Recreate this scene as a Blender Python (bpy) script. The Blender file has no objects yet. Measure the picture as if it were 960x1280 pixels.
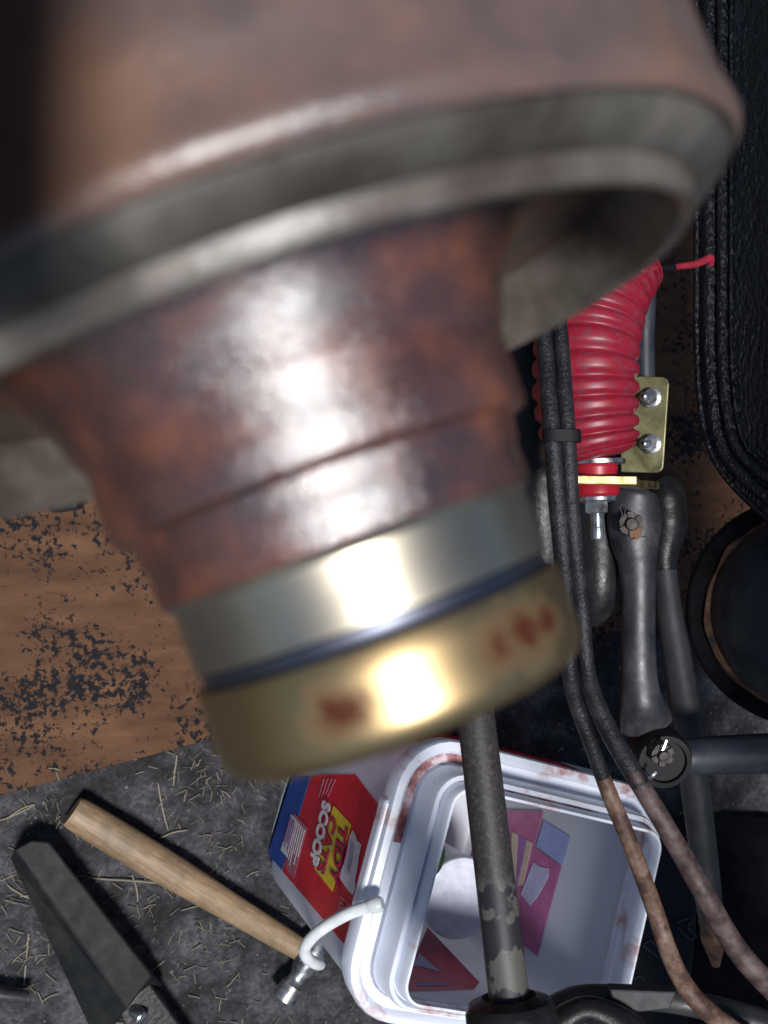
import bpy, bmesh, math, random
from mathutils import Vector, Matrix, noise
random.seed(7)
S = bpy.context.scene
COL = S.collection

# ------------------------------------------------------------------ camera
FPX, CAMH = 1244.0, 1.30                      # focal length in photo pixels, camera height over the dirt
nad = Vector(((30-480)/FPX, -(690-640)/FPX, -1.0))
U = (-nad).normalized()
AX = (Vector((1, 0, 0)) - U.x*U).normalized()
AY = U.cross(AX)
ROT = Matrix((AX, AY, U))                     # camera -> world
CP = Vector((0, 0, CAMH))
cam_d = bpy.data.cameras.new('camera')
cam = bpy.data.objects.new('camera', cam_d); COL.objects.link(cam)
cam.matrix_world = Matrix.Translation(CP) @ ROT.to_4x4()
cam_d.sensor_fit = 'VERTICAL'; cam_d.sensor_height = 36.0; cam_d.lens = 36.0*FPX/1280
cam_d.clip_start = 0.01; cam_d.clip_end = 300
cam_d.dof.use_dof = True; cam_d.dof.focus_distance = 0.92; cam_d.dof.aperture_fstop = 18.0
S.camera = cam

# ------------------------------------------------------------------ light
SUN_CAM = Vector((0.21, -0.16, 1.0)).normalized()      # direction to the sun in camera axes
sd = (ROT @ SUN_CAM).normalized()
elev = math.asin(sd.z); azim = math.atan2(sd.x, sd.y)
w = bpy.data.worlds.new('World'); S.world = w; w.use_nodes = True
wn = w.node_tree.nodes; wl = w.node_tree.links
sky = wn.new('ShaderNodeTexSky'); sky.sky_type = 'NISHITA'; sky.sun_disc = False
sky.sun_elevation = elev; sky.sun_rotation = azim
wl.new(sky.outputs[0], wn['Background'].inputs[0]); wn['Background'].inputs[1].default_value = 0.05
ld = bpy.data.lights.new('sun', 'SUN'); ld.energy = 3.3; ld.angle = math.radians(11); ld.color = (1, 0.99, 0.985)
sun = bpy.data.objects.new('sun', ld); COL.objects.link(sun)
sun.rotation_euler = (-sd).to_track_quat('-Z', 'Y').to_euler(); sun.location = sd*5
S.view_settings.view_transform = 'Standard'; S.view_settings.look = 'None'
S.view_settings.exposure = 0.22; S.view_settings.gamma = 1
S.render.engine = 'CYCLES'
S.cycles.use_denoising = True
S.cycles.max_bounces = 8; S.cycles.transparent_max_bounces = 12

# ------------------------------------------------------------------ pixel helpers (a ray, met with a known surface or depth)
def ray(px, py): return ROT @ Vector(((px-480)/FPX, -(py-640)/FPX, -1.0))
def G(px, py, h=0.0):
    r = ray(px, py); return CP + r*((h-CAMH)/r.z)
def W(px, py, z): return CP + ray(px, py)*z
def onplane(px, py, p0, n):
    r = ray(px, py); return CP + r*((p0-CP).dot(n)/r.dot(n))
def cdir(x, y, z): return (ROT @ Vector((x, y, z))).normalized()
def rad(px, z): return px*z/FPX

# ------------------------------------------------------------------ materials
def mat(name): 
    m = bpy.data.materials.new(name); m.use_nodes = True
    return m, m.node_tree.nodes, m.node_tree.links, m.node_tree.nodes['Principled BSDF']
def ramp(N, stops, interp='LINEAR'):
    r = N.new('ShaderNodeValToRGB'); e = r.color_ramp.elements; r.color_ramp.interpolation = interp
    while len(e) < len(stops): e.new(0.5)
    for i, (p, c) in enumerate(stops):
        e[i].position = p; e[i].color = (*c, 1) if len(c) == 3 else c
    return r
def tex(N, L, scale, detail=6, rough=0.6, mapscale=None, dist=0.0, kind='ShaderNodeTexNoise'):
    t = N.new('ShaderNodeTexCoord'); n = N.new(kind)
    n.inputs['Scale'].default_value = scale
    if kind == 'ShaderNodeTexNoise':
        n.inputs['Detail'].default_value = detail; n.inputs['Roughness'].default_value = rough; n.inputs['Distortion'].default_value = dist
    if mapscale:
        mp = N.new('ShaderNodeMapping'); mp.inputs['Scale'].default_value = mapscale
        L.new(t.outputs['Object'], mp.inputs[0]); L.new(mp.outputs[0], n.inputs['Vector'])
    else: L.new(t.outputs['Object'], n.inputs['Vector'])
    return n
def mixc(N, L, fac, a, b):
    m = N.new('ShaderNodeMix'); m.data_type = 'RGBA'
    for sock, v in ((m.inputs[0], fac), (m.inputs[6], a), (m.inputs[7], b)):
        if hasattr(v, 'is_linked'): L.new(v, sock)
        else: sock.default_value = v if not isinstance(v, tuple) else (*v, 1)
    return m.outputs[2]
def bump(N, L, B, height, strength, dist=0.001):
    b = N.new('ShaderNodeBump'); b.inputs['Strength'].default_value = strength; b.inputs['Distance'].default_value = dist
    L.new(height, b.inputs['Height']); L.new(b.outputs[0], B.inputs['Normal']); L.new(b.outputs[0], B.inputs['Coat Normal'])
def worn(name, c1, c2, c3, scale=30, rough=(0.35, 0.6), metal=0.0, bscale=300, bstr=0.4, bdist=0.001, coat=0.0, lo=0.35, hi=0.65, spec=0.5, mapscale=None, brough=0.6, coatr=0.2):
    m, N, L, B = mat(name)
    n = tex(N, L, scale, 8, 0.65, mapscale)
    r = ramp(N, [(lo, c1), ((lo+hi)/2, c2), (hi, c3)]); L.new(n.outputs[0], r.inputs[0]); L.new(r.outputs[0], B.inputs['Base Color'])
    n2 = tex(N, L, scale*2.3, 6); r2 = ramp(N, [(0.3, (rough[0],)*3), (0.7, (rough[1],)*3)]); L.new(n2.outputs[0], r2.inputs[0]); L.new(r2.outputs[0], B.inputs['Roughness'])
    B.inputs['Metallic'].default_value = metal; B.inputs['Specular IOR Level'].default_value = spec
    if coat: B.inputs['Coat Weight'].default_value = coat; B.inputs['Coat Roughness'].default_value = coatr
    if bstr: 
        n3 = tex(N, L, bscale, 4, brough, mapscale); bump(N, L, B, n3.outputs[0], bstr, bdist)
    return m
def plain(name, c, rough=0.5, metal=0.0, spec=0.5):
    m, N, L, B = mat(name); B.inputs['Base Color'].default_value = (*c, 1); B.inputs['Roughness'].default_value = rough
    B.inputs['Metallic'].default_value = metal; B.inputs['Specular IOR Level'].default_value = spec
    n = tex(N, L, 60, 5); r = ramp(N, [(0.3, tuple(x*0.8 for x in c)), (0.7, tuple(min(1, x*1.12) for x in c))])
    L.new(n.outputs[0], r.inputs[0]); L.new(r.outputs[0], B.inputs['Base Color'])
    return m
M = {}
M['rust'] = worn('rusty_iron', (.030, .011, .008), (.085, .024, .013), (.20, .055, .02), 60, (.34, .5), 0.0, 1200, 1.0, .00024, .8, spec=.7, coatr=.13, brough=.6)
def glints(m, ior, lo, hi, scale):
    N, L = m.node_tree.nodes, m.node_tree.links; B = N['Principled BSDF']; B.inputs['Coat IOR'].default_value = ior
    n = tex(N, L, scale, 2, .5); r = ramp(N, [(.42, (lo,)*3), (.60, (hi,)*3)]); L.new(n.outputs[0], r.inputs[0]); L.new(r.outputs[0], B.inputs['Coat Roughness'])
glints(M['rust'], 2.6, .03, .28, 800)
M['drum'] = worn('brown_scaled_iron', (.10, .066, .058), (.16, .098, .078), (.24, .125, .078), 48, (.38, .55), 0.0, 900, 1.0, .00018, .9, coatr=.30)
M['drum'].node_tree.nodes['Principled BSDF'].inputs['Coat IOR'].default_value = 1.8
M['rim'] = worn('grey_dusty_iron', (.05, .038, .03), (.098, .09, .076), (.17, .155, .135), 55, (.36, .55), 0.1, 800, .5, .0005, .15, coatr=.4)
M['lip'] = worn('grey_scuffed_lip', (.07, .05, .04), (.13, .11, .09), (.2, .17, .15), 60, (.36, .5), 0.1, 1200, 1.0, .00015, .7, coatr=.12)
M['floor'] = worn('sooty_iron', (.05, .047, .042), (.09, .083, .075), (.14, .11, .085), 40, (.6, .8), 0.0, 800, .6, .0005)
AXD = cdir(.344, -.939, .03)                  # direction of the stub axle
def machined(name, base, stain, spots, rough, rings=.5):
    """turned metal: fine circumferential tool marks; spots: (centre, radius) of rust stains in object space"""
    m, N, L, B = mat(name)
    tc = N.new('ShaderNodeTexCoord')
    dp = N.new('ShaderNodeVectorMath'); dp.operation = 'DOT_PRODUCT'; dp.inputs[1].default_value = AXD; L.new(tc.outputs['Object'], dp.inputs[0])
    n1 = N.new('ShaderNodeTexNoise'); n1.noise_dimensions = '1D'; n1.inputs['Scale'].default_value = 5200; n1.inputs['Detail'].default_value = 2
    L.new(dp.outputs['Value'], n1.inputs['W']); bump(N, L, B, n1.outputs[0], rings, .00009)
    n = tex(N, L, 190, 8, .75); fac = None
    for c, rr in spots:
        vd = N.new('ShaderNodeVectorMath'); vd.operation = 'DISTANCE'; vd.inputs[1].default_value = c; L.new(tc.outputs['Object'], vd.inputs[0])
        ma = N.new('ShaderNodeMath'); ma.operation = 'MULTIPLY_ADD'; ma.inputs[1].default_value = rr*2.0; L.new(n.outputs[0], ma.inputs[0])
        sb = N.new('ShaderNodeMath'); sb.operation = 'MULTIPLY'; sb.inputs[1].default_value = -1; L.new(vd.outputs['Value'], sb.inputs[0]); L.new(sb.outputs[0], ma.inputs[2])
        mr = N.new('ShaderNodeMapRange'); mr.inputs[1].default_value = 0; mr.inputs[2].default_value = rr*.8; L.new(ma.outputs[0], mr.inputs[0])
        if fac is None: fac = mr.outputs[0]
        else:
            mx = N.new('ShaderNodeMath'); mx.operation = 'MAXIMUM'; L.new(fac, mx.inputs[0]); L.new(mr.outputs[0], mx.inputs[1]); fac = mx.outputs[0]
    n2 = tex(N, L, 60, 4, .6); r2 = ramp(N, [(.35, tuple(x*.82 for x in base)), (.65, base)]); L.new(n2.outputs[0], r2.inputs[0])
    if fac is not None:
        L.new(mixc(N, L, fac, r2.outputs[0], stain), B.inputs['Base Color'])
        mt = N.new('ShaderNodeMapRange'); mt.inputs[3].default_value = 1.0; mt.inputs[4].default_value = 0.3
        L.new(fac, mt.inputs[0]); L.new(mt.outputs[0], B.inputs['Metallic'])
    else:
        L.new(r2.outputs[0], B.inputs['Base Color']); B.inputs['Metallic'].default_value = 1.0
    B.inputs['Roughness'].default_value = rough
    return m
PA = W(436, 687, .15)
def surf(px, py):                              # point on the near side of the machined end (ray meets cylinder)
    r = ray(px, py); r = r-AXD*r.dot(AXD); o = CP-PA; o = o-AXD*o.dot(AXD)
    a, b, c = r.dot(r), 2*o.dot(r), o.dot(o)-.0283**2; dd = b*b-4*a*c
    t = (-b-math.sqrt(max(dd, 0)))/(2*a); return CP+ray(px, py)*t-PA
M['ring'] = machined('machined_pale_steel', (.60, .54, .43), (.30, .22, .14), [], .37, .15)
M['groove'] = machined('dark_bluish_steel_groove', (.17, .18, .225), (.08, .07, .06), [], .40, .2)  # darker and bluer than the steel on either side
M['tip'] = machined('straw_coloured_machined_steel', (.57, .41, .21), (.11, .028, .011), [(surf(655, 790), .0062), (surf(625, 806), .0046), (surf(685, 775), .0045), (surf(415, 893), .0048), (surf(440, 888), .0034)], .37, .15)
M['dirt'] = None
# board with oil specks
m, N, L, B = mat('oil_specked_board')
n = tex(N, L, 9, 8, .6, (1, 3.5, 1)); r = ramp(N, [(.3, (.070, .034, .019)), (.55, (.118, .058, .031)), (.75, (.175, .090, .046))]); L.new(n.outputs[0], r.inputs[0])
n1 = tex(N, L, 105, 7, .7); n2 = tex(N, L, 11, 3, .55)
ad = N.new('ShaderNodeMath'); ad.operation = 'MULTIPLY_ADD'; ad.inputs[1].default_value = .6; L.new(n2.outputs[0], ad.inputs[0]); L.new(n1.outputs[0], ad.inputs[2])
r1 = ramp(N, [(.825, (0, 0, 0)), (.875, (1, 1, 1))]); L.new(ad.outputs[0], r1.inputs[0])
n3 = tex(N, L, 5, 4, .6); r3 = ramp(N, [(.60, (0, 0, 0)), (.70, (.85, .85, .85))]); L.new(n3.outputs[0], r3.inputs[0])
c = mixc(N, L, r1.outputs[0], r.outputs[0], (.009, .009, .012)); c = mixc(N, L, r3.outputs[0], c, (.018, .012, .009)); B.inputs['Specular IOR Level'].default_value = .15
L.new(c, B.inputs['Base Color']); B.inputs['Roughness'].default_value = .75
n4 = tex(N, L, 120, 6, .7, (1, 4, 1)); bump(N, L, B, n4.outputs[0], .5, .001); M['board'] = m
# dirt
m, N, L, B = mat('oily_dirt')
n = tex(N, L, 21, 10, .74); r = ramp(N, [(.34, (.012, .011, .012)), (.46, (.036, .034, .037)), (.55, (.072, .069, .077)), (.66, (.15, .144, .158))]); L.new(n.outputs[0], r.inputs[0])
n2 = tex(N, L, 150, 6, .75); r2 = ramp(N, [(.3, (.45, .45, .45)), (.7, (1.35, 1.35, 1.35))]); L.new(n2.outputs[0], r2.inputs[0])
mm = N.new('ShaderNodeMix'); mm.data_type = 'RGBA'; mm.blend_type = 'MULTIPLY'; mm.inputs[0].default_value = 1
L.new(r.outputs[0], mm.inputs[6]); L.new(r2.outputs[0], mm.inputs[7])
n3 = tex(N, L, 3.5, 4, .55); r3 = ramp(N, [(.45, (.0, .0, .0)), (.6, (1, 1, 1))]); L.new(n3.outputs[0], r3.inputs[0])
L.new(mixc(N, L, r3.outputs[0], mm.outputs[2], (.028, .026, .028)), B.inputs['Base Color']) if False else L.new(mm.outputs[2], B.inputs['Base Color'])
B.inputs['Roughness'].default_value = .85
hs = N.new('ShaderNodeMath'); hs.operation = 'MULTIPLY_ADD'; hs.inputs[1].default_value = .5
n5 = tex(N, L, 48, 5, .6); L.new(n2.outputs[0], hs.inputs[0]); L.new(n5.outputs[0], hs.inputs[2]); bump(N, L, B, hs.outputs[0], 1.0, .011); M['dirt'] = m
M['pebble'] = worn('grey_pebble', (.06, .058, .06), (.12, .115, .12), (.24, .23, .24), 60, (.6, .9))
M['straw'] = plain('dry_straw', (.24, .215, .15), .6)
M['straw2'] = plain('grey_straw', (.17, .155, .12), .7)
# hammer wood
m, N, L, B = mat('hickory_wood')
n = tex(N, L, 26, 8, .65, (1, 12, 6)); r = ramp(N, [(.3, (.17, .105, .055)), (.5, (.29, .195, .11)), (.75, (.37, .265, .165))]); L.new(n.outputs[0], r.inputs[0])
rm = N.new('ShaderNodeMapping'); rm.inputs['Rotation'].default_value = (0, 0, .62); mp = n.inputs['Vector'].links[0].from_node; src = mp.inputs[0].links[0].from_socket
L.new(src, rm.inputs[0]); L.new(rm.outputs[0], mp.inputs[0])
n2 = tex(N, L, 22, 5, .6); r2 = ramp(N, [(.45, (0, 0, 0)), (.65, (.7, .7, .7))]); L.new(n2.outputs[0], r2.inputs[0])
L.new(mixc(N, L, r2.outputs[0], r.outputs[0], (.13, .095, .055)), B.inputs['Base Color']); B.inputs['Roughness'].default_value = .5
bump(N, L, B, n.outputs[0], .15, .001); M['wood'] = m
M['steel'] = worn('tool_steel', (.12, .12, .13), (.30, .30, .31), (.55, .55, .56), 50, (.28, .5), .9, 300, .15, .0005)
M['zinc'] = worn('bright_zinc', (.45, .46, .48), (.65, .66, .68), (.8, .8, .82), 80, (.22, .4), 1.0, 400, .2, .0004)
M['gold'] = worn('yellow_zinc_plate', (.11, .108, .05), (.20, .19, .095), (.28, .26, .14), 45, (.35, .55), .55, 300, .15, .0004)
M['goldedge'] = worn('gold_edge', (.20, .14, .06), (.34, .25, .12), (.5, .4, .22), 90, (.4, .55), 1.0, 300, .2, .0004)
M['black_steel'] = worn('black_painted_steel', (.010, .011, .014), (.018, .019, .023), (.035, .034, .034), 25, (.35, .6), 0.0, 250, .3, .0006)
M['bar'] = worn('dull_black_bar', (.007, .008, .009), (.013, .014, .014), (.024, .024, .021), 22, (.5, .65), 0.0, 250, .2, .0004, spec=.2)
M['navy'] = worn('dark_blue_black_paint', (.012, .014, .022), (.020, .024, .036), (.034, .036, .046), 25, (.4, .6), 0.0, 500, .2, .0004)
M['greysteel'] = worn('dark_grey_forged_steel', (.018, .018, .023), (.036, .036, .043), (.07, .068, .072), 30, (.36, .5), .35, 350, .25, .0005)
M['tube'] = worn('grey_oily_tube', (.018, .019, .022), (.028, .029, .033), (.045, .044, .043), 30, (.5, .65), .1, 400, .2, .0004)
M['rubber'] = worn('oily_black_rubber', (.007, .007, .008), (.011, .011, .012), (.02, .02, .022), 40, (.3, .5), 0.0, 160, .5, .0012, spec=.3)
M['sheath'] = worn('gritty_black_hose', (.008, .008, .010), (.014, .014, .017), (.03, .03, .035), 60, (.25, .5), 0.0, 420, .9, .0012, .1, coatr=.15, spec=.3)
M['rustpipe'] = worn('rusty_tube', (.05, .024, .016), (.115, .062, .04), (.19, .125, .092), 60, (.5, .75), 0.0, 500, .5, .0006, lo=.4, hi=.6)
M['rustpurple'] = worn('brown_purple_rust', (.034, .016, .016), (.064, .036, .035), (.11, .075, .072), 60, (.5, .7), 0.0, 500, .5, .0006, lo=.4, hi=.6)
M['nutrust'] = worn('dark_greasy_rust', (.012, .009, .009), (.028, .019, .017), (.055, .035, .028), 60, (.45, .65), 0.0, 400, .5, .0006)
M['rustflake'] = worn('orange_rust_edge', (.02, .015, .014), (.14, .06, .03), (.24, .13, .07), 40, (.6, .8), 0.0, 300, .6, .001)
M['liner'] = worn('wet_black_undercoat', (.005, .006, .009), (.009, .010, .014), (.016, .017, .022), 40, (.2, .4), 0.0, 260, 1.0, .004, brough=.5, spec=.5, mapscale=(1, .45, 1))
# red boot with grey scuffs
m, N, L, B = mat('scuffed_red_rubber')
n = tex(N, L, 120, 8, .72, (1, 2, 2)); r = ramp(N, [(.50, (0, 0, 0)), (.66, (.8, .8, .8))]); L.new(n.outputs[0], r.inputs[0])
L.new(mixc(N, L, r.outputs[0], (.26, .008, .024), (.09, .055, .078)), B.inputs['Base Color']); B.inputs['Roughness'].default_value = .42
M['red'] = m
M['redclean'] = plain('red_urethane', (.34, .008, .022), .4)
M['redwire'] = plain('red_wire_insulation', (.34, .02, .04), .5)
# pail plastic: milky, lets some of what is behind it show
m, N, L, B = mat('milky_white_plastic')
B.inputs['Base Color'].default_value = (.74, .78, .87, 1); B.inputs['Roughness'].default_value = .38
tr = N.new('ShaderNodeBsdfTranslucent'); tr.inputs[0].default_value = (.8, .8, .85, 1)
tp = N.new('ShaderNodeBsdfTransparent'); tp.inputs[0].default_value = (.95, .95, 1, 1)
s1 = N.new('ShaderNodeMixShader'); s1.inputs[0].default_value = .3; L.new(B.outputs[0], s1.inputs[1]); L.new(tr.outputs[0], s1.inputs[2])
s2 = N.new('ShaderNodeMixShader'); s2.inputs[0].default_value = .12; L.new(s1.outputs[0], s2.inputs[1]); L.new(tp.outputs[0], s2.inputs[2])
L.new(s2.outputs[0], N['Material Output'].inputs[0]); M['pail'] = m
m, N, L, B = mat('stained_white_plastic')
n = tex(N, L, 20, 6, .65, (1, 1, .5)); r = ramp(N, [(.56, (.74, .78, .87)), (.63, (.62, .48, .50)), (.72, (.33, .14, .14))]); L.new(n.outputs[0], r.inputs[0])
n2 = tex(N, L, 130, 3, .5); r2 = ramp(N, [(.73, (0, 0, 0)), (.76, (.9, .9, .9))]); L.new(n2.outputs[0], r2.inputs[0])
L.new(mixc(N, L, r2.outputs[0], r.outputs[0], (.05, .03, .03)), B.inputs['Base Color']); B.inputs['Roughness'].default_value = .33
B.inputs['Subsurface Weight'].default_value = .15; B.inputs['Subsurface Radius'].default_value = (.01, .01, .01)
M['rimplastic'] = m
M['white'] = plain('white_plastic', (.76, .79, .80), .35)
M['lred'] = plain('label_red', (.72, .015, .04), .4); M['lblue'] = plain('label_blue', (.02, .075, .36), .4)
M['lyellow'] = plain('label_yellow', (.85, .66, .04), .4); M['lwhite'] = plain('label_white', (.78, .78, .82), .4)
M['lpurple'] = plain('label_purple', (.16, .03, .16), .4); M['lgrey'] = plain('label_grey', (.42, .44, .55), .4)
M['lpink'] = plain('label_pink', (.55, .16, .22), .4); M['lteal'] = plain('label_pale_teal', (.50, .62, .66), .4)
M['fpink'] = plain('red_show_through_tint', (.42, .13, .28), .4); M['fblue'] = plain('blue_show_through_tint', (.27, .33, .60), .4); M['fyellow'] = plain('yellow_show_through_tint', (.50, .42, .34), .4)  # tints imitate label light coming through the wall plastic
M['fpurple'] = plain('purple_show_through_tint', (.30, .14, .38), .4); M['fwhite'] = plain('white_show_through_tint', (.42, .44, .62), .4); M['fred'] = plain('bright_red_show_through_tint', (.60, .10, .15), .4)
M['green'] = plain('dark_green_plastic', (.012, .035, .008), .35)
M['bottle'] = plain('white_bottle_plastic', (.62, .64, .74), .4)
M['blackplastic'] = plain('black_plastic', (.005, .005, .007), .6, spec=.25)
M['cloth'] = worn('black_cloth', (.006, .006, .007), (.010, .010, .012), (.016, .016, .02), 30, (.8, .95), 0.0, 200, .6, .002, spec=.2)
M['emboss'] = plain('worn_raised_edge', (.02, .024, .03), .5)
# painted / bare shaft
m, N, L, B = mat('scabby_black_shaft')
n = tex(N, L, 300, 5, .7); r = ramp(N, [(.3, (.018, .015, .016)), (.55, (.038, .034, .034)), (.72, (.11, .085, .07))]); L.new(n.outputs[0], r.inputs[0])
tc = N.new('ShaderNodeTexCoord'); n2 = tex(N, L, 42, 3, .5); sx = N.new('ShaderNodeSeparateXYZ'); L.new(tc.outputs['Object'], sx.inputs[0])
mr = N.new('ShaderNodeMapRange'); mr.inputs[1].default_value = .090; mr.inputs[2].default_value = .080; L.new(sx.outputs[1], mr.inputs[0])
M['shaft_nodes'] = (m, N, L, B, r, n2, mr)
r2 = ramp(N, [(.50, (0, 0, 0)), (.53, (1, 1, 1))]); L.new(n2.outputs[0], r2.inputs[0])
mu = N.new('ShaderNodeMath'); mu.operation = 'MULTIPLY'; L.new(r2.outputs[0], mu.inputs[0]); L.new(mr.outputs[0], mu.inputs[1])
pc = mixc(N, L, mr.outputs[0], r.outputs[0], (.020, .019, .024))
L.new(mixc(N, L, mu.outputs[0], pc, (.095, .09, .08)), B.inputs['Base Color']); B.inputs['Roughness'].default_value = .55
bump(N, L, B, n.outputs[0], .3, .0006); M['shaft'] = m; del M['shaft_nodes']

# ------------------------------------------------------------------ object helpers
def tag(o, label, cat, group=None, kind=None):
    if label: o['label'] = label
    if cat: o['category'] = cat
    if group: o['group'] = group
    if kind: o['kind'] = kind
    return o
def thing(name, loc, label, cat, group=None):
    o = bpy.data.objects.new(name, None); o.location = loc; o.empty_display_size = .02; COL.objects.link(o)
    return tag(o, label, cat, group)
def smooth_mesh(me, ang=40):
    me.polygons.foreach_set('use_smooth', [True]*len(me.polygons))
    try: me.set_sharp_from_angle(angle=math.radians(ang))
    except Exception: pass
def orig(o):
    v = Vector((0, 0, 0))
    while o is not None: v += o.location; o = o.parent
    return v
def mk(name, verts, faces, m, parent=None, base=None, smooth=40):
    """world-space verts -> mesh object; origin at the parent's origin or at base"""
    o0 = orig(parent) if parent else (Vector(base) if base is not None else Vector((0, 0, 0)))
    me = bpy.data.meshes.new(name)
    me.from_pydata([tuple(Vector(v)-o0) for v in verts], [], faces); me.validate()
    bm = bmesh.new(); bm.from_mesh(me); bmesh.ops.recalc_face_normals(bm, faces=bm.faces); bm.to_mesh(me); bm.free()
    me.materials.append(M[m] if isinstance(m, str) else m)
    if smooth: smooth_mesh(me, smooth)
    o = bpy.data.objects.new(name, me); COL.objects.link(o)
    if parent: o.parent = parent
    else: o.location = o0
    return o
def frame(d):
    d = d.normalized(); a = Vector((0, 0, 1)) if abs(d.z) < .9 else Vector((1, 0, 0))
    x = a.cross(d).normalized(); return x, d.cross(x)
def lathe(p0, d, prof, seg=48, cap0=True, cap1=True, wob=0.0):
    """prof: (radius, height) pairs along d from p0"""
    d = d.normalized(); x, y = frame(d); V, F = [], []
    for r, h in prof:
        for k in range(seg):
            a = 2*math.pi*k/seg
            rr = r
            if wob: rr += wob*noise.noise(Vector((math.cos(a)*3, math.sin(a)*3, h*150)))
            V.append(p0 + d*h + (x*math.cos(a)+y*math.sin(a))*rr)
    for i in range(len(prof)-1):
        for k in range(seg):
            F.append((i*seg+k, i*seg+(k+1) % seg, (i+1)*seg+(k+1) % seg, (i+1)*seg+k))
    if cap0: F.append(tuple(range(seg)))
    if cap1: F.append(tuple((len(prof)-1)*seg+k for k in range(seg)))
    return V, F
def catmull(P, n=8):
    if len(P) < 3: 
        return [tuple(P[0][j]+(P[1][j]-P[0][j])*i/n for j in range(len(P[0]))) for i in range(n+1)]
    out = []
    for i in range(len(P)-1):
        p0, p1, p2, p3 = P[max(i-1, 0)], P[i], P[i+1], P[min(i+2, len(P)-1)]
        for k in range(n):
            t = k/n
            out.append(tuple(.5*((2*p1[j])+(-p0[j]+p2[j])*t+(2*p0[j]-5*p1[j]+4*p2[j]-p3[j])*t*t+(-p0[j]+3*p1[j]-3*p2[j]+p3[j])*t**3) for j in range(len(p1))))
    out.append(tuple(P[-1])); return out
def sweep(C, R, seg=16, up=None, cap=True):
    """C: list of Vectors; R: radius, or (ra, rb) per point: ra along 'side', rb along view"""
    V, F = [], []; n = len(C); prev = None
    for i, c in enumerate(C):
        d = (C[min(i+1, n-1)]-C[max(i-1, 0)]).normalized()
        if up is not None: x = d.cross(up).normalized()
        elif prev is None: x = frame(d)[0]
        else: x = (prev - d*prev.dot(d)).normalized()
        prev = x; y = d.cross(x)
        r = R[i] if isinstance(R, list) else R
        ra, rb = r if isinstance(r, tuple) else (r, r)
        for k in range(seg):
            a = 2*math.pi*k/seg; V.append(c + x*math.cos(a)*ra + y*math.sin(a)*rb)
    for i in range(n-1):
        for k in range(seg): F.append((i*seg+k, i*seg+(k+1) % seg, (i+1)*seg+(k+1) % seg, (i+1)*seg+k))
    if cap: F.append(tuple(range(seg))); F.append(tuple((n-1)*seg+k for k in range(seg)))
    return V, F
def pxtube(pts, seg=16, n=8):
    """pts: (px, py, depth, radius in px) -> sweep"""
    Q = catmull(pts, n); C = [W(q[0], q[1], q[2]) for q in Q]; R = [rad(q[3], q[2]) for q in Q]
    return sweep(C, R, seg)
def slab(poly, off):
    """closed prism from a loop of world points and an offset vector"""
    n = len(poly); V = [Vector(p) for p in poly]+[Vector(p)+off for p in poly]
    F = [tuple(range(n)), tuple(range(2*n-1, n-1, -1))]+[(i, (i+1) % n, n+(i+1) % n, n+i) for i in range(n)]
    return V, F
def bevelled(o, wd, seg=2):
    b = o.modifiers.new('bevel', 'BEVEL'); b.width = wd; b.segments = seg; b.limit_method = 'ANGLE'; b.angle_limit = math.radians(35)
def join(*vf):
    V, F = [], []
    for v, f in vf:
        k = len(V); V += v; F += [tuple(i+k for i in q) for q in f]
    return V, F
def nut(p, d, r, h, hole=True): 
    d = d.normalized()
    return lathe(p, d, [(r*.93, 0), (r, h*.12), (r, h*.88), (r*.9, h)], 6)
_fc = {}
def text_vf(s, origin, right, up, size, shear=0.0, stretch=1.0, depth=0.0004, bold=.03):
    cu = bpy.data.curves.new('lettering', 'FONT'); cu.body = s; cu.size = 1.0; cu.shear = shear; cu.extrude = 0.02; cu.offset = bold; cu.resolution_u = 3
    ob = bpy.data.objects.new('lettering', cu); COL.objects.link(ob)
    dg = bpy.context.evaluated_depsgraph_get(); me = bpy.data.meshes.new_from_object(ob.evaluated_get(dg))
    nrm = right.cross(up).normalized()
    V = [origin + right*(v.co.x*size*stretch) + up*(v.co.y*size) + nrm*(v.co.z*depth*25) for v in me.vertices]
    F = [tuple(p.vertices) for p in me.polygons]
    bpy.data.objects.remove(ob); bpy.data.curves.remove(cu); bpy.data.meshes.remove(me)
    return V, F

# ================================================================== THE SETTING
xs = [-60, -15, -4, -1.5, -.7]+[-.4+i*.0125 for i in range(177)]+[2.2, 3, 6, 15, 60]
ys = [-60, -15, -4, -1.8, -1.2]+[-.95+i*.0125 for i in range(141)]+[1.1, 2, 5, 15, 60]
V, F = [], []
for y in ys:
    for x in xs:
        z = .010*noise.noise(Vector((x*7, y*7, 1)))+.006*noise.noise(Vector((x*22, y*22, 4)))+.004*noise.noise(Vector((x*60, y*60, 9)))
        V.append((x, y, z-.012))
nx = len(xs)
for j in range(len(ys)-1):
    for i in range(nx-1): F.append((j*nx+i, j*nx+i+1, (j+1)*nx+i+1, (j+1)*nx+i))
g = mk('ground', V, F, 'dirt', smooth=180); tag(g, 'dark oily dirt floor littered with straw', 'ground', kind='structure')
def gz(x, y): return .010*noise.noise(Vector((x*7, y*7, 1)))+.006*noise.noise(Vector((x*22, y*22, 4)))+.004*noise.noise(Vector((x*60, y*60, 9)))-.012

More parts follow.
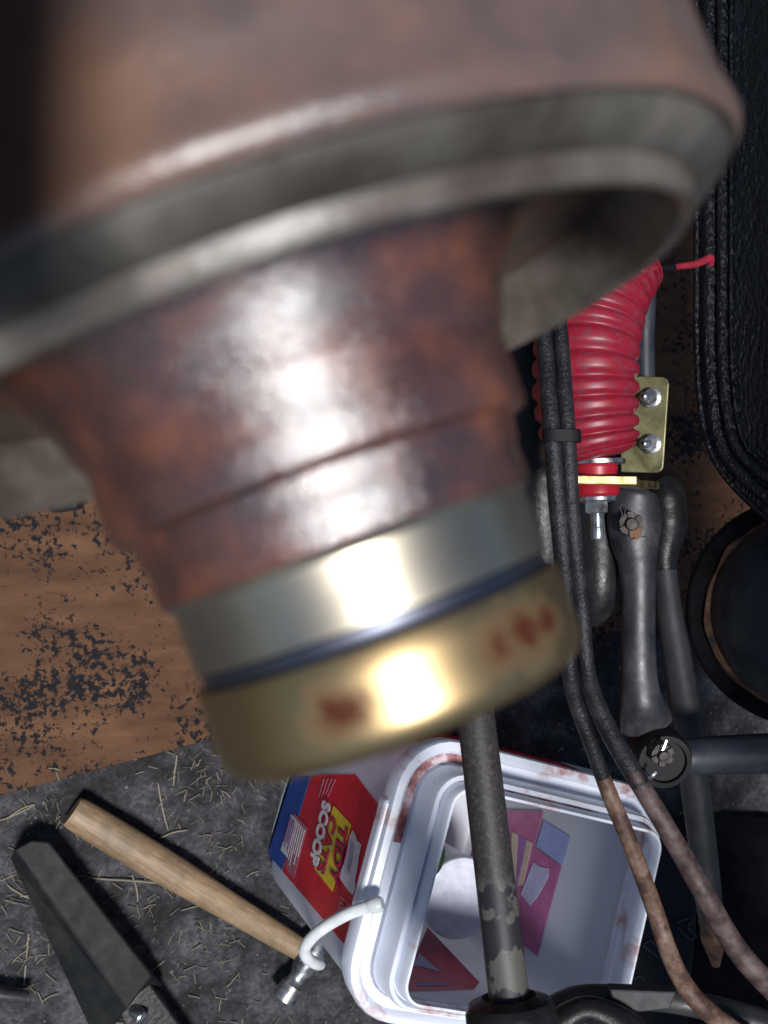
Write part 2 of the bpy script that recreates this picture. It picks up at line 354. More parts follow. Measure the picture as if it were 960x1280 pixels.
# pebbles and crumbs (uncountable)
V, F = [], []
for i in range(4200):
    x = random.uniform(-.3, 1.4); y = random.uniform(-.85, .3); r = random.choice([.0012, .0016, .002, .003, .0045 if random.random() < .3 else .002])
    k = len(V); z = gz(x, y)
    for dx, dy, dz in ((1, 0, 0), (0, 1, 0), (-1, 0, 0), (0, -1, 0), (0, 0, .8), (0, 0, -.8)):
        V.append((x+dx*r*random.uniform(.6, 1.4), y+dy*r*random.uniform(.6, 1.4), z+dz*r*random.uniform(.6, 1.2)))
    F += [(k+a, k+b, k+4) for a, b in ((0, 1), (1, 2), (2, 3), (3, 0))]+[(k+b, k+a, k+5) for a, b in ((0, 1), (1, 2), (2, 3), (3, 0))]
tag(mk('gravel', V, F, 'pebble', smooth=0), 'fine grey grit scattered over the dirt floor', 'gravel', kind='stuff')
# fine chaff
V, F = [], []
for i in range(620):
    x = random.uniform(-.25, 1.3); y = random.uniform(-.8, -.12); a = random.uniform(0, 6.28); l = random.uniform(.0015, .009); wd = random.uniform(.0004, .0008); z = gz(x, y)+.001
    if random.random() < .75:
        cx_, cy_ = random.choice([(.02, -.30), (.0, -.42), (.03, -.50), (.20, -.30), (.26, -.27), (.24, -.40), (.14, -.44), (.10, -.60), (.30, -.62), (.22, -.52), (.33, -.30)])
        x = random.gauss(cx_, .030); y = random.gauss(cy_, .025)
    z = gz(x, y)+.002; k = len(V); dx, dy = math.cos(a), math.sin(a); t = random.uniform(-.003, .004)
    for s, u2, h in ((-1, -1, 0), (1, -1, t), (1, 1, t), (-1, 1, 0), (-1, 0, .0006), (1, 0, t+.0006)):
        V.append((x+dx*l*s-dy*wd*u2, y+dy*l*s+dx*wd*u2, z+h))
    F += [(k, k+1, k+5, k+4), (k+4, k+5, k+2, k+3), (k, k+3, k+2, k+1)]
tag(mk('chaff', V, F, 'straw2', smooth=0), 'short bits of chaff strewn on the dirt', 'chaff', kind='stuff')

# ================================================================== BOARD
z0 = .004
p = [G(-260, 1057, z0), G(250, 926, z0), G(900, 754, z0)]
d = (p[2]-p[1]).normalized(); nrm = Vector((-d.y, d.x, 0))
A = p[1]-d*.75; Bq = p[1]+d*1.25
V, F = slab([A, Bq, Bq+nrm*.95, A+nrm*.95], Vector((0, 0, .010)))
bo = mk('board', V, F, 'board', base=A, smooth=0); bevelled(bo, .002)
tag(bo, 'brown wooden board specked with black oil, lying flat on the dirt', 'board')

# ================================================================== HAMMER
hz = .016
p0 = G(90, 1014, hz); p1 = G(374, 1186, hz); ax = (p1-p0); Lh = ax.length; ax.normalize()
hm = thing('hammer', (p0.x, p0.y, 0), 'wooden handled steel hammer lying on the dirt beside the white pail', 'hammer')
Q = [(0, .0185, .0135), (.012, .0205, .0150), (.05, .0215, .0155), (.12, .0215, .0155), (.18, .0200, .0145), (.25, .0175, .0125), (.31, .0160, .0115), (Lh, .0145, .011)]
Q = catmull([(0, .0185, .0130)]+Q[1:], 6)
C = [p0+ax*q[0] for q in Q]; R = [(q[1], q[2]) for q in Q]
mk('handle', *sweep(C, R, 20, up=Vector((0, 0, 1))), 'wood', hm)
hd = Vector((-ax.y, ax.x, 0)); hc = p1+ax*.016; hc.z = .022
V, F = join(lathe(hc-hd*.062, hd, [(.0145, 0), (.0158, .0015), (.0158, .022), (.012, .026), (.0105, .034), (.0155, .044), (.0165, .062), (.0155, .078), (.0105, .088), (.0125, .096), (.0125, .106), (.009, .113), (.003, .116)], 20),
            lathe(hc-ax*.018, ax, [(.0105, 0), (.0145, .003), (.0145, .03), (.0125, .034)], 16))
mk('head', V, F, 'steel', hm)

# ================================================================== BLACK BAR (bottom left)
P0, P1, P2, P3 = G(30, 1058, .045), G(52, 1050, .045), G(190, 1250, .045), G(160, 1262, .045)
br = thing('steel_bar', (P0.x, P0.y, 0), 'black tapered steel bar with a shiny bolt, lying beside the hammer', 'bar')
top = [G(18, 1062, .045), G(40, 1050, .045), G(62, 1052, .045), G(190, 1218, .045), G(160, 1262, .045)]
bot = [G(12, 1072, .005), G(40, 1052, .005), G(64, 1056, .005), G(205, 1232, .005), G(118, 1300, .005)]
n = 5; V = top+bot; F = [tuple(range(n)), tuple(range(2*n-1, n-1, -1))]+[(i, (i+1) % n, n+(i+1) % n, n+i) for i in range(n)]
o = mk('shank', V, F, 'bar', br, smooth=0); bevelled(o, .003, 3)
top2 = [G(150, 1268, .030), G(186, 1226, .030), G(260, 1330, .030), G(190, 1380, .030)]
V, F = slab(top2, Vector((0, 0, -.026))); o = mk('socket', V, F, 'rubber', br, smooth=0); bevelled(o, .003, 3)
bp = G(172, 1266, .032)
V, F = lathe(bp, Vector((.35, -.3, .6)), [(.0085, -.01), (.0085, .010), (.007, .0115), (0.001, .012)], 20)
mk('bolt', V, F, 'zinc', br)
# small rod
ra, rb = G(-60, 1236, .009), G(34, 1246, .009)
V, F = lathe(ra, rb-ra, [(.0065, 0), (.0075, .002), (.0075, (rb-ra).length-.003), (.006, (rb-ra).length)], 14)
tag(mk('steel_rod', V, F, 'greysteel', base=(ra.x, ra.y, 0)), 'short dark steel rod on the dirt by the black bar', 'rod')

# ================================================================== STRAW
def straw_mesh(name, bend):
    C = [Vector((t-.5, bend*(t-.5)**2*2, .02*math.sin(t*9))) for t in (0, .2, .4, .6, .8, 1)]
    V, F = sweep(C, [.016, .02, .02, .021, .019, .013], 5)
    me = bpy.data.meshes.new(name); me.from_pydata([tuple(v) for v in V], [], F); me.materials.append(M['straw']); smooth_mesh(me, 60); return me
SM = [straw_mesh('straw', b) for b in (0, .05, -.08)]
strs = [((475, 110+900-110), 0)]
seg = [((222, 945), (218, 985)), ((198, 982), (210, 1040)), ((200, 1048), (236, 1038)), ((110, 1100), (222, 1108)), ((0, 1030), (44, 1010)), ((8, 1024), (42, 1006)), ((0, 1106), (20, 1098)),
       ((8, 1112), (36, 1128)), ((26, 1122), (66, 1124)), ((36, 1172), (30, 1240)), ((30, 1190), (38, 1178)), ((52, 1258), (74, 1246)), ((48, 1248), (54, 1262)), ((190, 1222), (208, 1208)), ((258, 982), (264, 972)), ((170, 970), (182, 966)),
       ((272, 968), (278, 980)), ((300, 1026), (309, 1032)), ((248, 960), (252, 950)), ((286, 1238), (300, 1222)), ((168, 1096), (176, 1132)), ((196, 1078), (204, 1088)), ((150, 1056), (152, 1068)), ((310, 1100), (326, 1092)), ((70, 1040), (76, 1028)),
       ((264, 1004), (268, 992)), ((280, 990), (292, 1000)), ((228, 1142), (250, 1136)), ((120, 1108), (128, 1090)), ((14, 1210), (34, 1192)), ((276, 1270), (278, 1254)), ((112, 1040), (116, 1062)), ((180, 1140), (196, 1134)), ((60, 960), (76, 962)), ((70, 966), (74, 976))]
for i, (a, b) in enumerate(seg):
    onb = a[1] < 980 and a[0] < 100
    za = .016 if onb else .004
    A, Bq = G(*a, za), G(*b, za); A.z = (gz(A.x, A.y)+.003) if not onb else .0155; Bq.z = (gz(Bq.x, Bq.y)+.003) if not onb else .0155
    o = bpy.data.objects.new('straw', SM[i % 3]); COL.objects.link(o); v = Bq-A; l = v.length
    q = v.to_track_quat('X', 'Z'); o.rotation_mode = 'QUATERNION'; o.rotation_quaternion = q; o.location = (A+Bq)/2
    th = .055 if l > .03 else .035
    o.scale = (l, th, th) 
    if onb: tag(o, 'bit of pale straw lying on the oil specked board', 'straw', 'straw bits on the board')
    elif i == 3: tag(o, 'long thin straw stalk running out from under the hammer handle', 'straw', 'straw stalks on the dirt')
    elif i in (4, 5): tag(o, 'pale straw stalk crossing another between the board and the black bar', 'straw', 'straw stalks on the dirt')
    else: tag(o, 'pale dry straw stalk lying loose on the dirt', 'straw', 'straw stalks on the dirt')

# ================================================================== PAIL
e1 = Vector((.96, -.28, 0)); e2 = Vector((-.28, -.96, 0)); pc = Vector((.4985, -.369, 0)); PH = .36; LEAN = Vector((-.030, .014, 0))
def pcen(h): return pc + LEAN*(1-h/PH)
def rrect(hx, hy, rc, h, seg=7):
    out = []
    for cx, cy, a0 in ((1, 1, 0), (-1, 1, 90), (-1, -1, 180), (1, -1, 270)):
        for k in range(seg+1):
            a = math.radians(a0+90*k/seg)
            out.append(pcen(h)+e1*(cx*(hx-rc)+rc*math.cos(a))+e2*(cy*(hy-rc)+rc*math.sin(a))+Vector((0, 0, h)))
    return out
def half(h): t = h/PH; return .140+.013*t, .120+.0125*t
def loft(rows, capb=False):
    n = len(rows[0]); V = [v for r in rows for v in r]; F = []
    for i in range(len(rows)-1):
        for k in range(n): F.append((i*n+k, i*n+(k+1) % n, (i+1)*n+(k+1) % n, (i+1)*n+k))
    if capb: F.append(tuple(range(n)))
    return V, F
pl = thing('pail', pcen(0), 'open white plastic pail with red and yellow labels and a white bail handle', 'pail')
rows = []
for h, ins in ((.004, .008), (.008, .002), (.02, 0), (.10, 0), (.20, 0), (.28, 0), (.318, 0)):
    hx, hy = half(h); rows.append(rrect(hx-ins, hy-ins, .03, h))
wall = mk('wall', *loft(rows, True), 'pail', pl, smooth=50)
hx, hy = half(.33); rows = []
for off, h in ((-.001, .310), (.008, .310), (.012, .312), (.014, .332), (.012, .3365), (.005, .3385), (.002, .3365), (.0, .332), (-.010, .332), (-.012, .336), (-.013, .364), (-.0145, .369), (-.018, .371), (-.0195, .369), (-.020, .364), (-.022, .364), (-.023, .381), (-.0245, .384), (-.027, .384), (-.028, .381), (-.026, .364), (-.012, .336), (-.003, .318), (-.002, .311)):
    rows.append(rrect(hx+off, hy+off, .046+off, h))
rim = mk('rim', *loft(rows), 'rimplastic', pl, smooth=35)
stm = worn('dried_red_brown_residue', (.14, .03, .035), (.36, .16, .17), (.62, .52, .56), 55, (.4, .6), lo=.38, hi=.62, bstr=0)
def residue(pts_fn, o0, o1):
    A, Bq = pts_fn(o0), pts_fn(o1); n = len(A); V = A+Bq
    up3 = Vector((0, 0, .0005)); V = V+[v-up3 for v in V]
    F = [(i, i+1, n+i+1, n+i) for i in range(n-1)]+[(2*n+i, 3*n+i, 3*n+i+1, 2*n+i+1) for i in range(n-1)]
    return mk('residue', V, F, stm, rim, smooth=60)
def corner_path(h, ext1, ext2):
    def fn(off):
        hx, hy = half(.33); r = rrect(hx+off, hy+off, .046+off, h, 7)[16:24]
        a = [r[0]+e2*ext1*(1-i/6) for i in range(6)]; b = [r[-1]+e1*ext2*(i+1)/6 for i in range(6)]
        return a+r+b
    return fn
residue(corner_path(.3327, .055, .05), -.0095, -.0005)
residue(corner_path(.3647, .01, .16), -.0222, -.0205)
def face_plane(ax_, sgn):
    """plane of a wall: ax_ e1 or e2"""
    def pt(h):
        hx, hy = half(h); return pcen(h)+ax_*sgn*(hx if ax_ is e1 else hy)+Vector((0, 0, h))
    a, b = pt(0.02), pt(.318); t = e2 if ax_ is e1 else e1
    n = t.cross((b-a)).normalized()
    if n.dot(ax_*sgn) < 0: n = -n
    return a, n, (b-a).normalized()
def decal(name, pxs, plane, m, off, parent):
    a, n, up = plane
    P = [onplane(x, y, a, n)+n*off for x, y in pxs]
    P = [q if q.z < .308 else q-up*((q.z-.308)/up.z) for q in P]
    V, F = slab(P, n*-.0003)
    return mk(name, V, F, m, parent, smooth=0)
pd = []
for av, hv in ((-.07, .3130), (.045, .3130), (.045, .331), (-.07, .331)):
    hx, hy = half(hv); pd.append(pcen(hv)-e1*(hx+.004)+e2*av+Vector((0, 0, hv)))
o = mk('hinge_pad', *slab(pd, -e1*.014), 'rimplastic', pl, smooth=0); bevelled(o, .004, 3)
LF = face_plane(e1, -1); UF = face_plane(e2, -1); RF = face_plane(e1, 1); DF = face_plane(e2, 1)
# label on the near-left wall
lab = decal('label', [(402, 968), (445, 968), (479, 1013), (431, 1180), (354, 1089), (390, 970)], LF, 'lred', .0012, pl)
decal('blue_strip', [(366, 970), (389, 970), (353.5, 1088), (336, 1068)], LF, 'lblue', .0012, lab)
decal('yellow_box', [(419, 1007), (441, 1031), (417.5, 1115), (395, 1086)], LF, 'lyellow', .0022, lab)
decal('text_panel', [(370, 1017), (386, 1035), (369, 1099), (359, 1085)], LF, 'lpink', .0022, lab)
decal('text_panel', [(366, 1018), (373, 1025), (361, 1072), (353, 1063)], LF, 'lwhite', .0026, lab)
decal('cat_picture', [(443, 1038), (446, 1043), (449, 1052), (454, 1056), (451, 1070), (449, 1085), (446, 1100), (446, 1112), (443, 1119), (437, 1113), (428, 1100), (426, 1094), (432, 1080), (437, 1060), (439, 1046)], LF, 'lwhite', .0022, lab)
decal('cat_shade', [(441, 1050), (445, 1056), (443, 1075), (439, 1092), (437, 1085), (439, 1066)], LF, 'lgrey', .0028, lab)
def print_lines(quad, n, plane, m, off, parent):
    q = [Vector((x, y)) for x, y in quad]
    for i in range(n):
        t0 = (i+.3)/n; t1 = (i+.62)/n; e = random.uniform(.55, .93)
        A0, A1 = q[0].lerp(q[1], t0), q[0].lerp(q[1], t1); B0, B1 = q[3].lerp(q[2], t0), q[3].lerp(q[2], t1)
        A0, A1 = A0.lerp(B0, .06), A1.lerp(B1, .06); B0, B1 = A0.lerp(B0, e), A1.lerp(B1, e)
        decal('print_line', [tuple(A0), tuple(A1), tuple(B1), tuple(B0)], plane, m, off, parent)
def lettering(name, s, a, b, hgt_px, plane, m, off, parent, bold=.03):
    """text whose baseline runs from photo point a to b on a wall plane"""
    p0, n, up = plane
    A, Bq = onplane(*a, p0, n), onplane(*b, p0, n); Cq = onplane(*hgt_px, p0, n)
    right = (Bq-A); Lt = right.length; right.normalize(); upv = (Cq-A); hh = upv.length; upv.normalize()
    V, F = text_vf(s, Vector((0, 0, 0)), Vector((1, 0, 0)), Vector((0, 1, 0)), 1.0, bold=bold)
    x0 = min(v.x for v in V); x1 = max(v.x for v in V); y0 = min(v.y for v in V); y1 = max(v.y for v in V)
    V = [A+right*((v.x-x0)/(x1-x0)*Lt)+upv*((v.y-y0)/(y1-y0)*hh)+n*(off+(.0003 if v.z > 0 else 0)) for v in V]
    return mk(name, V, F, m, parent, smooth=0)
lettering('lettering', 'TIDY', (427, 1026), (414, 1103), (438, 1036), LF, 'lpurple', .0030, lab, .055)
lettering('lettering', 'TIDY', (427.5, 1027.5), (415, 1101.5), (437.5, 1036.5), LF, 'lred', .0036, lab, .005)
lettering('lettering', 'CATS', (414, 1017), (397, 1086), (425, 1025), LF, 'lpurple', .0030, lab, .055)
lettering('lettering', 'CATS', (414.5, 1018.5), (398, 1084.5), (424.5, 1025.5), LF, 'lred', .0036, lab, .005)
lettering('lettering', 'SCOOP', (407, 1000), (390, 1078), (418, 1006), LF, 'lwhite', .0040, lab, .05)
lettering('lettering', '70', (436, 1124), (432.5, 1139), (441, 1129), LF, 'lpink', .0022, lab)
lettering('lettering', '105', (428, 1120), (424, 1142), (434, 1125), LF, 'lpink', .0022, lab)
print_lines([(374, 1022), (385.5, 1035.5), (369, 1098), (360, 1085)], 5, LF, 'lwhite', .0030, lab)
print_lines([(366, 1018), (373, 1025), (361, 1072), (353, 1063)], 4, LF, 'lpurple', .0034, lab)
print_lines([(405, 972), (425, 972), (412, 1000), (398, 1000)], 4, LF, 'lpink', .0024, lab)
decal('pale_band', [(345, 970), (362, 970), (333, 1066), (326, 1068), (345, 990)], LF, 'lteal', .0009, pl)
# label on the wall towards the boards
lab2 = decal('label', [(560, 900), (630, 926), (725, 962), (690, 985), (560, 985)], UF, 'lred', .0012, pl)
decal('label_edge', [(622, 922), (630, 922), (748, 966), (738, 970)], UF, 'lwhite', .0022, lab2)
decal('yellow_box', [(600, 945), (690, 957), (700, 970), (600, 970)], UF, 'lyellow', .0022, lab2)
# far walls: decals on the inner face, show-through painted into their pale tints
lab3 = decal('label', [(575, 1010), (680, 1014), (669, 1058), (703, 1083), (672, 1195), (555, 1106)], RF, 'fpink', -.0010, pl)
decal('blue_patch', [(681, 1026), (714, 1046), (704, 1082), (671, 1058)], RF, 'fblue', -.0010, pl)
decal('yellow_stripe', [(641, 1040), (649, 1044), (645, 1112), (640, 1110)], RF, 'fyellow', -.0016, lab3)
decal('yellow_stripe', [(660, 1050), (667, 1054), (655, 1106), (648, 1108)], RF, 'fyellow', -.0016, lab3)
decal('purple_stripe', [(650, 1045), (659, 1050), (648, 1106), (646, 1106)], RF, 'fpurple', -.0016, lab3)
decal('cat_picture', [(668, 1078), (676, 1084), (687, 1086), (686, 1098), (674, 1120), (664, 1132), (656, 1122), (652, 1118)], RF, 'fwhite', -.0016, lab3)
lab4 = decal('label', [(534, 1160), (599, 1229), (592, 1238), (500, 1240)], DF, 'fred', -.0010, pl)
decal('cat_picture', [(524, 1194), (551, 1217), (530, 1211), (515, 1209)], DF, 'fwhite', -.0016, lab4)
decal('small_print', [(520, 1230), (560, 1230), (560, 1234), (520, 1234)], DF, 'fpurple', -.0016, lab4)
# bail handle
hA = W(466, 1131, 0.985); hpts = [(466, 1132, .985), (440, 1140, .99), (410, 1156, 1.0), (390, 1172, 1.01), (381, 1186, 1.02), (384, 1197, 1.03), (394, 1204, 1.05), (404, 1207, 1.08)]
Q = catmull(hpts, 8); C = [W(*q) for q in Q]
hdl = mk('bail_handle', *sweep(C, [.0062]*(len(C)-6)+[.006, .0055, .005, .004, .003, .002], 14), 'white', pl)
dv = (C[0]-C[3]).normalized(); V, F = lathe(C[0]-dv*.004, dv, [(.0068, 0), (.0078, .002), (.0078, .012), (.006, .0145)], 14); mk('grip_end', V, F, 'white', hdl)
# things inside the pail
q = G(577, 1124, .16); bc = Vector((q.x, q.y, .006))
bt = thing('plastic_tub', bc, 'round white plastic tub standing inside the open pail', 'tub')
mk('body', *lathe(bc, Vector((0, 0, 1)), [(.040, 0), (.043, .004), (.048, .13), (.048, .134)], 40), 'bottle', bt)
mk('lid', *lathe(bc, Vector((0, 0, 1)), [(.049, .135), (.0505, .137), (.0505, .149), (.049, .1515), (.044, .1525), (.043, .1510), (.02, .1512), (.001, .1515)], 40), 'bottle', bt)
q = G(524, 1068, .15); gc = Vector((q.x, q.y, .006))
go = thing('green_jug', gc, 'dark green round jug half hidden inside the white pail', 'jug')
mk('body', *lathe(gc, Vector((0, 0, 1)), [(.034, 0), (.036, .004), (.036, .14), (.034, .146), (.022, .148), (.02, .15)], 32), 'green', go)
mk('cap', *lathe(gc, Vector((0, 0, 1)), [(.026, .151), (.027, .152), (.027, .160), (.024, .162)], 24), 'green', go)

# ================================================================== SHAFT + BUSHING + ARM (bottom)
zsh = .74
s0 = W(560, 600, .80); s1 = W(637, 1252, .72); sdv = (s1-s0)
sh = thing('steel_shaft', s1, 'scabby dark steel shaft with bare metal patches rising from a black bushing', 'shaft')
V, F = lathe(s0, sdv, [(.0135, 0), (.0140, .01), (.0148, sdv.length+.03)], 28, wob=.0003); mk('rod', V, F, 'shaft', sh)
sdn = sdv.normalized()
V, F = lathe(s1-sdn*.004, sdn, [(.018, .004), (.020, 0), (.030, .004), (.033, .010), (.033, .050), (.028, .056)], 32); mk('bushing', V, F, 'rubber', sh)
V, F = lathe(s1+sdn*.030, sdn, [(.0338, 0), (.0345, .002), (.0345, .07), (.033, .072)], 32); mk('sleeve', V, F, 'rustflake', sh)
am = thing('control_arm', W(760, 1262, .78), 'black curved control arm with a flat worn steel pad beside the shaft bushing', 'arm')
V, F = pxtube([(655, 1300, .80, 30), (690, 1270, .80, 22), (725, 1252, .80, 19), (780, 1247, .80, 15), (850, 1252, .80, 15), (930, 1272, .80, 17), (1010, 1300, .80, 18)], 18); mk('arm', V, F, 'black_steel', am)
P = [W(762, 1237, .779), W(846, 1240, .779), W(838, 1262, .779), W(800, 1266, .779), W(768, 1260, .779)]
V, F = slab(P, cdir(0, 0, -1)*.012); o = mk('pad', V, F, 'tube', am, smooth=0); bevelled(o, .0015)
V, F = pxtube([(690, 1285, .77, 18), (730, 1262, .77, 16), (770, 1278, .77, 22), (800, 1310, .77, 30)], 14); mk('rubber_boot', V, F, 'rubber', am)

# ================================================================== TWO HOSES / LINES
Lh_ = [(664, 200, .76, 9.5), (672, 320, .72, 10), (679, 400, .70, 10.5), (684, 470, .69, 11), (690, 545, .68, 11.5), (696, 620, .68, 11.5), (703, 690, .68, 11.5), (709, 760, .69, 11), (711, 830, .69, 10.5), (719, 875, .70, 9.5), (737, 925, .71, 9.5), (753, 970, .72, 10)]
Ll_ = [(753, 970, .72, 9.8), (766, 1003, .72, 10.5), (790, 1060, .72, 10.5), (814, 1125, .73, 11), (834, 1185, .73, 11.5), (852, 1225, .74, 12), (876, 1256, .74, 12.5), (910, 1284, .75, 13), (960, 1320, .76, 13)]
Rh_ = [(680, 200, .76, 9.5), (690, 320, .72, 10), (699, 400, .70, 10), (704, 470, .69, 10.5), (709, 545, .68, 11), (713, 620, .68, 11), (719, 690, .68, 11), (727, 760, .69, 10.5), (733, 830, .69, 10), (743, 872, .70, 11), (762, 915, .71, 12), (785, 955, .72, 12.5), (800, 980, .72, 12.5)]
Rl_ = [(800, 980, .72, 12.2), (830, 1030, .72, 12.5), (862, 1085, .73, 13), (890, 1135, .73, 13.5), (918, 1182, .74, 14), (945, 1215, .74, 14.5), (985, 1255, .75, 15)]
for nm, up_, lo_, lm, lb, ex in (('brake_line', Lh_, Ll_, 'rustpipe', 'black sheathed line whose bare lower end is orange rust, crossing the pail', 1), ('brake_line', Rh_, Rl_, 'rustpurple', 'thicker black sheathed line whose bare lower end is purplish brown rust', 0)):
    t = thing(nm, W(*up_[4][:3]), lb, 'hose', 'lines running down past the red boot')
    mk('sheath', *pxtube(up_, 18), 'sheath', t)
    q = list(lo_); a, b = q[0], q[1]
    q.insert(0, (a[0]-(b[0]-a[0])*.4, a[1]-(b[1]-a[1])*.4, a[2], a[3]*.9))
    mk('bare_tube', *pxtube(q, 18), lm, t)
    if ex:
        Q = [W(691, 537, .678), W(694.5, 553, .678)]
        x = cdir(1, 0, 0); y = cdir(0, 0, 1); c = W(702, 545, .680); dn = cdir(.06, -1, 0)
        V, F = [], []
        for hh, k in ((-.0045, 1.0), (-.004, 1.06), (.004, 1.06), (.0045, 1.0)):
            for i in range(28):
                a = 2*math.pi*i/28; V.append(c+dn*hh+x*math.copysign(abs(math.cos(a))**.7, math.cos(a))*.0125*k+y*math.copysign(abs(math.sin(a))**.7, math.sin(a))*.0072*k)
        F = [(j*28+i, j*28+(i+1) % 28, (j+1)*28+(i+1) % 28, (j+1)*28+i) for j in range(3) for i in range(28)]
        mk('band', V, F, 'blackplastic', t)

# ================================================================== DAMPER WITH RED BOOT
dm = thing('steering_damper', W(744, 640, .77), 'damper in a ribbed red rubber boot with zinc washers, bushings and nut', 'damper')
zc = .77
path = [(768, 322, .787), (761, 335, .785), (748, 362, .78), (737, 405, .775), (732, 450, .77), (732, 500, .77), (737, 545, .77), (743, 574, .77)]
Q = catmull(path, 26); NR = 14; C, R = [], []
for i, q in enumerate(Q):
    s = i/(len(Q)-1); ph = s*NR
    base = 66 if s < .7 else 66-(s-.7)/.3*9
    if s > .94: base = 57-(s-.94)/.06*16
    r = base-6.5*(abs(math.cos(math.pi*ph))**5)
    C.append(W(*q)); R.append(rad(r, q[2]))
mk('boot', *sweep(C, R, 44), 'red', dm, smooth=70)
axd = (W(746, 668, zc)-W(743, 577, zc)).normalized(); q0 = W(743.5, 574, zc)
def dl(name, prof, m, seg=36): mk(name, *lathe(q0, axd, prof, seg), m, dm)
k = zc/FPX
dl('washer', [(36*k, 0), (38*k, 1*k), (38*k, 6*k), (36*k, 7*k)], 'zinc')
dl('bushing', [(26*k, 7*k), (28*k, 10*k), (27*k, 18*k), (27*k, 20*k)], 'redclean')
dl('bushing', [(27*k, 31*k), (29*k, 35*k), (29*k, 43*k), (25*k, 47*k)], 'redclean')
dl('washer', [(25*k, 46*k), (27*k, 47*k), (26*k, 51*k), (18*k, 54*k)], 'zinc')
dl('nut', [(14*k, 53*k), (15.5*k, 55*k), (15.5*k, 66*k), (13*k, 68*k)], 'zinc', 6)
thread = []
for i in range(13): thread += [(8.6*k, (66+i*1.5)*k), (7.8*k, (66.75+i*1.5)*k)]
thread += [(8.2*k, 86*k), (8.2*k, 87*k), (8.4*k, 88*k), (8.4*k, 98*k), (7.4*k, 100*k)]
dl('stud', thread, 'zinc', 20)
V, F = pxtube([(812, 250, .88, 14), (806, 380, .87, 13.5), (805, 430, .87, 13), (806, 500, .87, 13)], 20)
tag(mk('damper_tube', V, F, 'navy', base=W(805, 430, .87)), 'plain dark blue steel tube behind the red boot, above the plated bracket', 'tube')
# bracket
bk = thing('bracket', W(810, 590, .83), 'yellow plated steel bracket with two studs and nuts beside the red boot', 'bracket')
pn = cdir(-.38, .0, .92)
pa = W(812, 530, .83)
P = [onplane(x, y, pa, pn) for x, y in ((776, 470), (828, 471), (834, 474), (836, 480), (829, 584), (826, 589), (820, 591), (776, 590))]
V, F = slab(P, -pn*.004); o = mk('plate', V, F, 'gold', bk, smooth=0); bevelled(o, .0008)
P = [W(712, 594, .735), W(824, 604, .83), W(824, 604, .845), W(712, 594, .83)]
P = [q0+axd*20.5*k+cdir(-1, -.03, 0)*.020+cdir(0, 0, 1)*.024, q0+axd*20.5*k+cdir(1, -.05, 0)*.026+cdir(0, 0, 1)*.024, W(800, 600, .785), W(824, 602, .825), W(824, 602, .845), q0+axd*20.5*k+cdir(-1, -.03, 0)*.020+cdir(0, 0, -1)*.05]
V, F = slab(P, axd*10.5*k); o = mk('flange', V, F, 'goldedge', bk, smooth=0); bevelled(o, .0006)
for (x, y) in ((813, 497), (813, 555)):
    b = onplane(x, y, pa, pn)+pn*.0003; sd_ = cdir(-.55, -.03, .83)
    ws = mk('washer', *lathe(b, pn, [(.0078, 0), (.0086, .0004), (.0086, .0014), (.0078, .0018)], 28), 'zinc', bk)
    mk('nut', *nut(b+pn*.0018, pn, .0068, .0052), 'steel', bk)
    th = []
    for i in range(13): th += [(.0036, .003+i*.0012), (.0032, .0036+i*.0012)]
    th += [(.003, .0192), (.0018, .0202)]
    mk('stud', *lathe(b, sd_, th, 16), 'zinc', bk)
# red wire
t = thing('red_wire', W(812, 337, .80), 'red wire with black tape tied at the top of the red boot', 'wire')
mk('insulation', *pxtube([(796, 344, .755, 4), (803, 338, .752, 5), (816, 335, .76, 4.6), (835, 335.5, .78, 3.2), (850, 333, .80, 4), (868, 330.5, .82, 4.6), (880, 326, .835, 5), (888, 323, .84, 5), (888, 331, .845, 4)], 12), 'redwire', t)
mk('tape', *pxtube([(819, 335, .763, 4.6), (828, 335.5, .772, 4.2), (836, 335.5, .782, 4.3), (842, 334.5, .789, 4.2)], 12), 'blackplastic', t)

# ================================================================== PITMAN ARM + JOINTS
ar = thing('pitman_arm', W(800, 890, .90), 'dark forged steel arm with a cotter pinned nut below the plated bracket', 'arm')
zz = .90
pts = [(797, 606, zz, 13), (795, 613, zz, 24), (793, 630, zz, 32), (793, 655, zz, 34), (794, 680, zz, 30), (797, 705, zz, 24), (798, 740, zz, 21.5), (798, 790, zz, 21), (799, 840, zz, 22), (801, 868, zz, 25), (805, 890, zz+.004, 31), (808, 905, zz+.01, 34)]
Q = catmull(pts, 8); C = [W(*q[:3]) for q in Q]; R = [(rad(q[3], zz), rad(min(q[3]*.75, 20), zz)) for q in Q]
mk('arm', *sweep(C, R, 28, up=cdir(0, 0, 1)), 'greysteel', ar)
fwd = cdir(-.15, 0, 1)
def castle(px, py, z, r, parent, m, d=fwd):
    c = W(px, py, z)
    V, F = lathe(c, d, [(r*1.05, 0), (r*1.05, .003), (r, .0035), (r, .010), (r*.55, .0102)], 6)
    nt = mk('castle_nut', V, F, m, parent)
    x, y = frame(d)
    for i in range(6):
        a = math.pi/3*i; p = c+d*.0125+(x*math.cos(a)+y*math.sin(a))*r*.72
        u_ = x*math.cos(a)+y*math.sin(a); v_ = d.cross(u_)
        Vb, Fb = slab([p-u_*r*.22-v_*r*.24, p+u_*r*.22-v_*r*.24, p+u_*r*.22+v_*r*.24, p-u_*r*.22+v_*r*.24], -d*.005); mk('lug', Vb, Fb, m, nt, smooth=0)
    mk('threaded_end', *lathe(c, d, [(r*.5, 0), (r*.5, .015), (r*.42, .0165), (.0005, .017)], 16), m, parent)
cz = zz-.020
castle(788, 655, cz+.004, .0115, ar, 'nutrust')
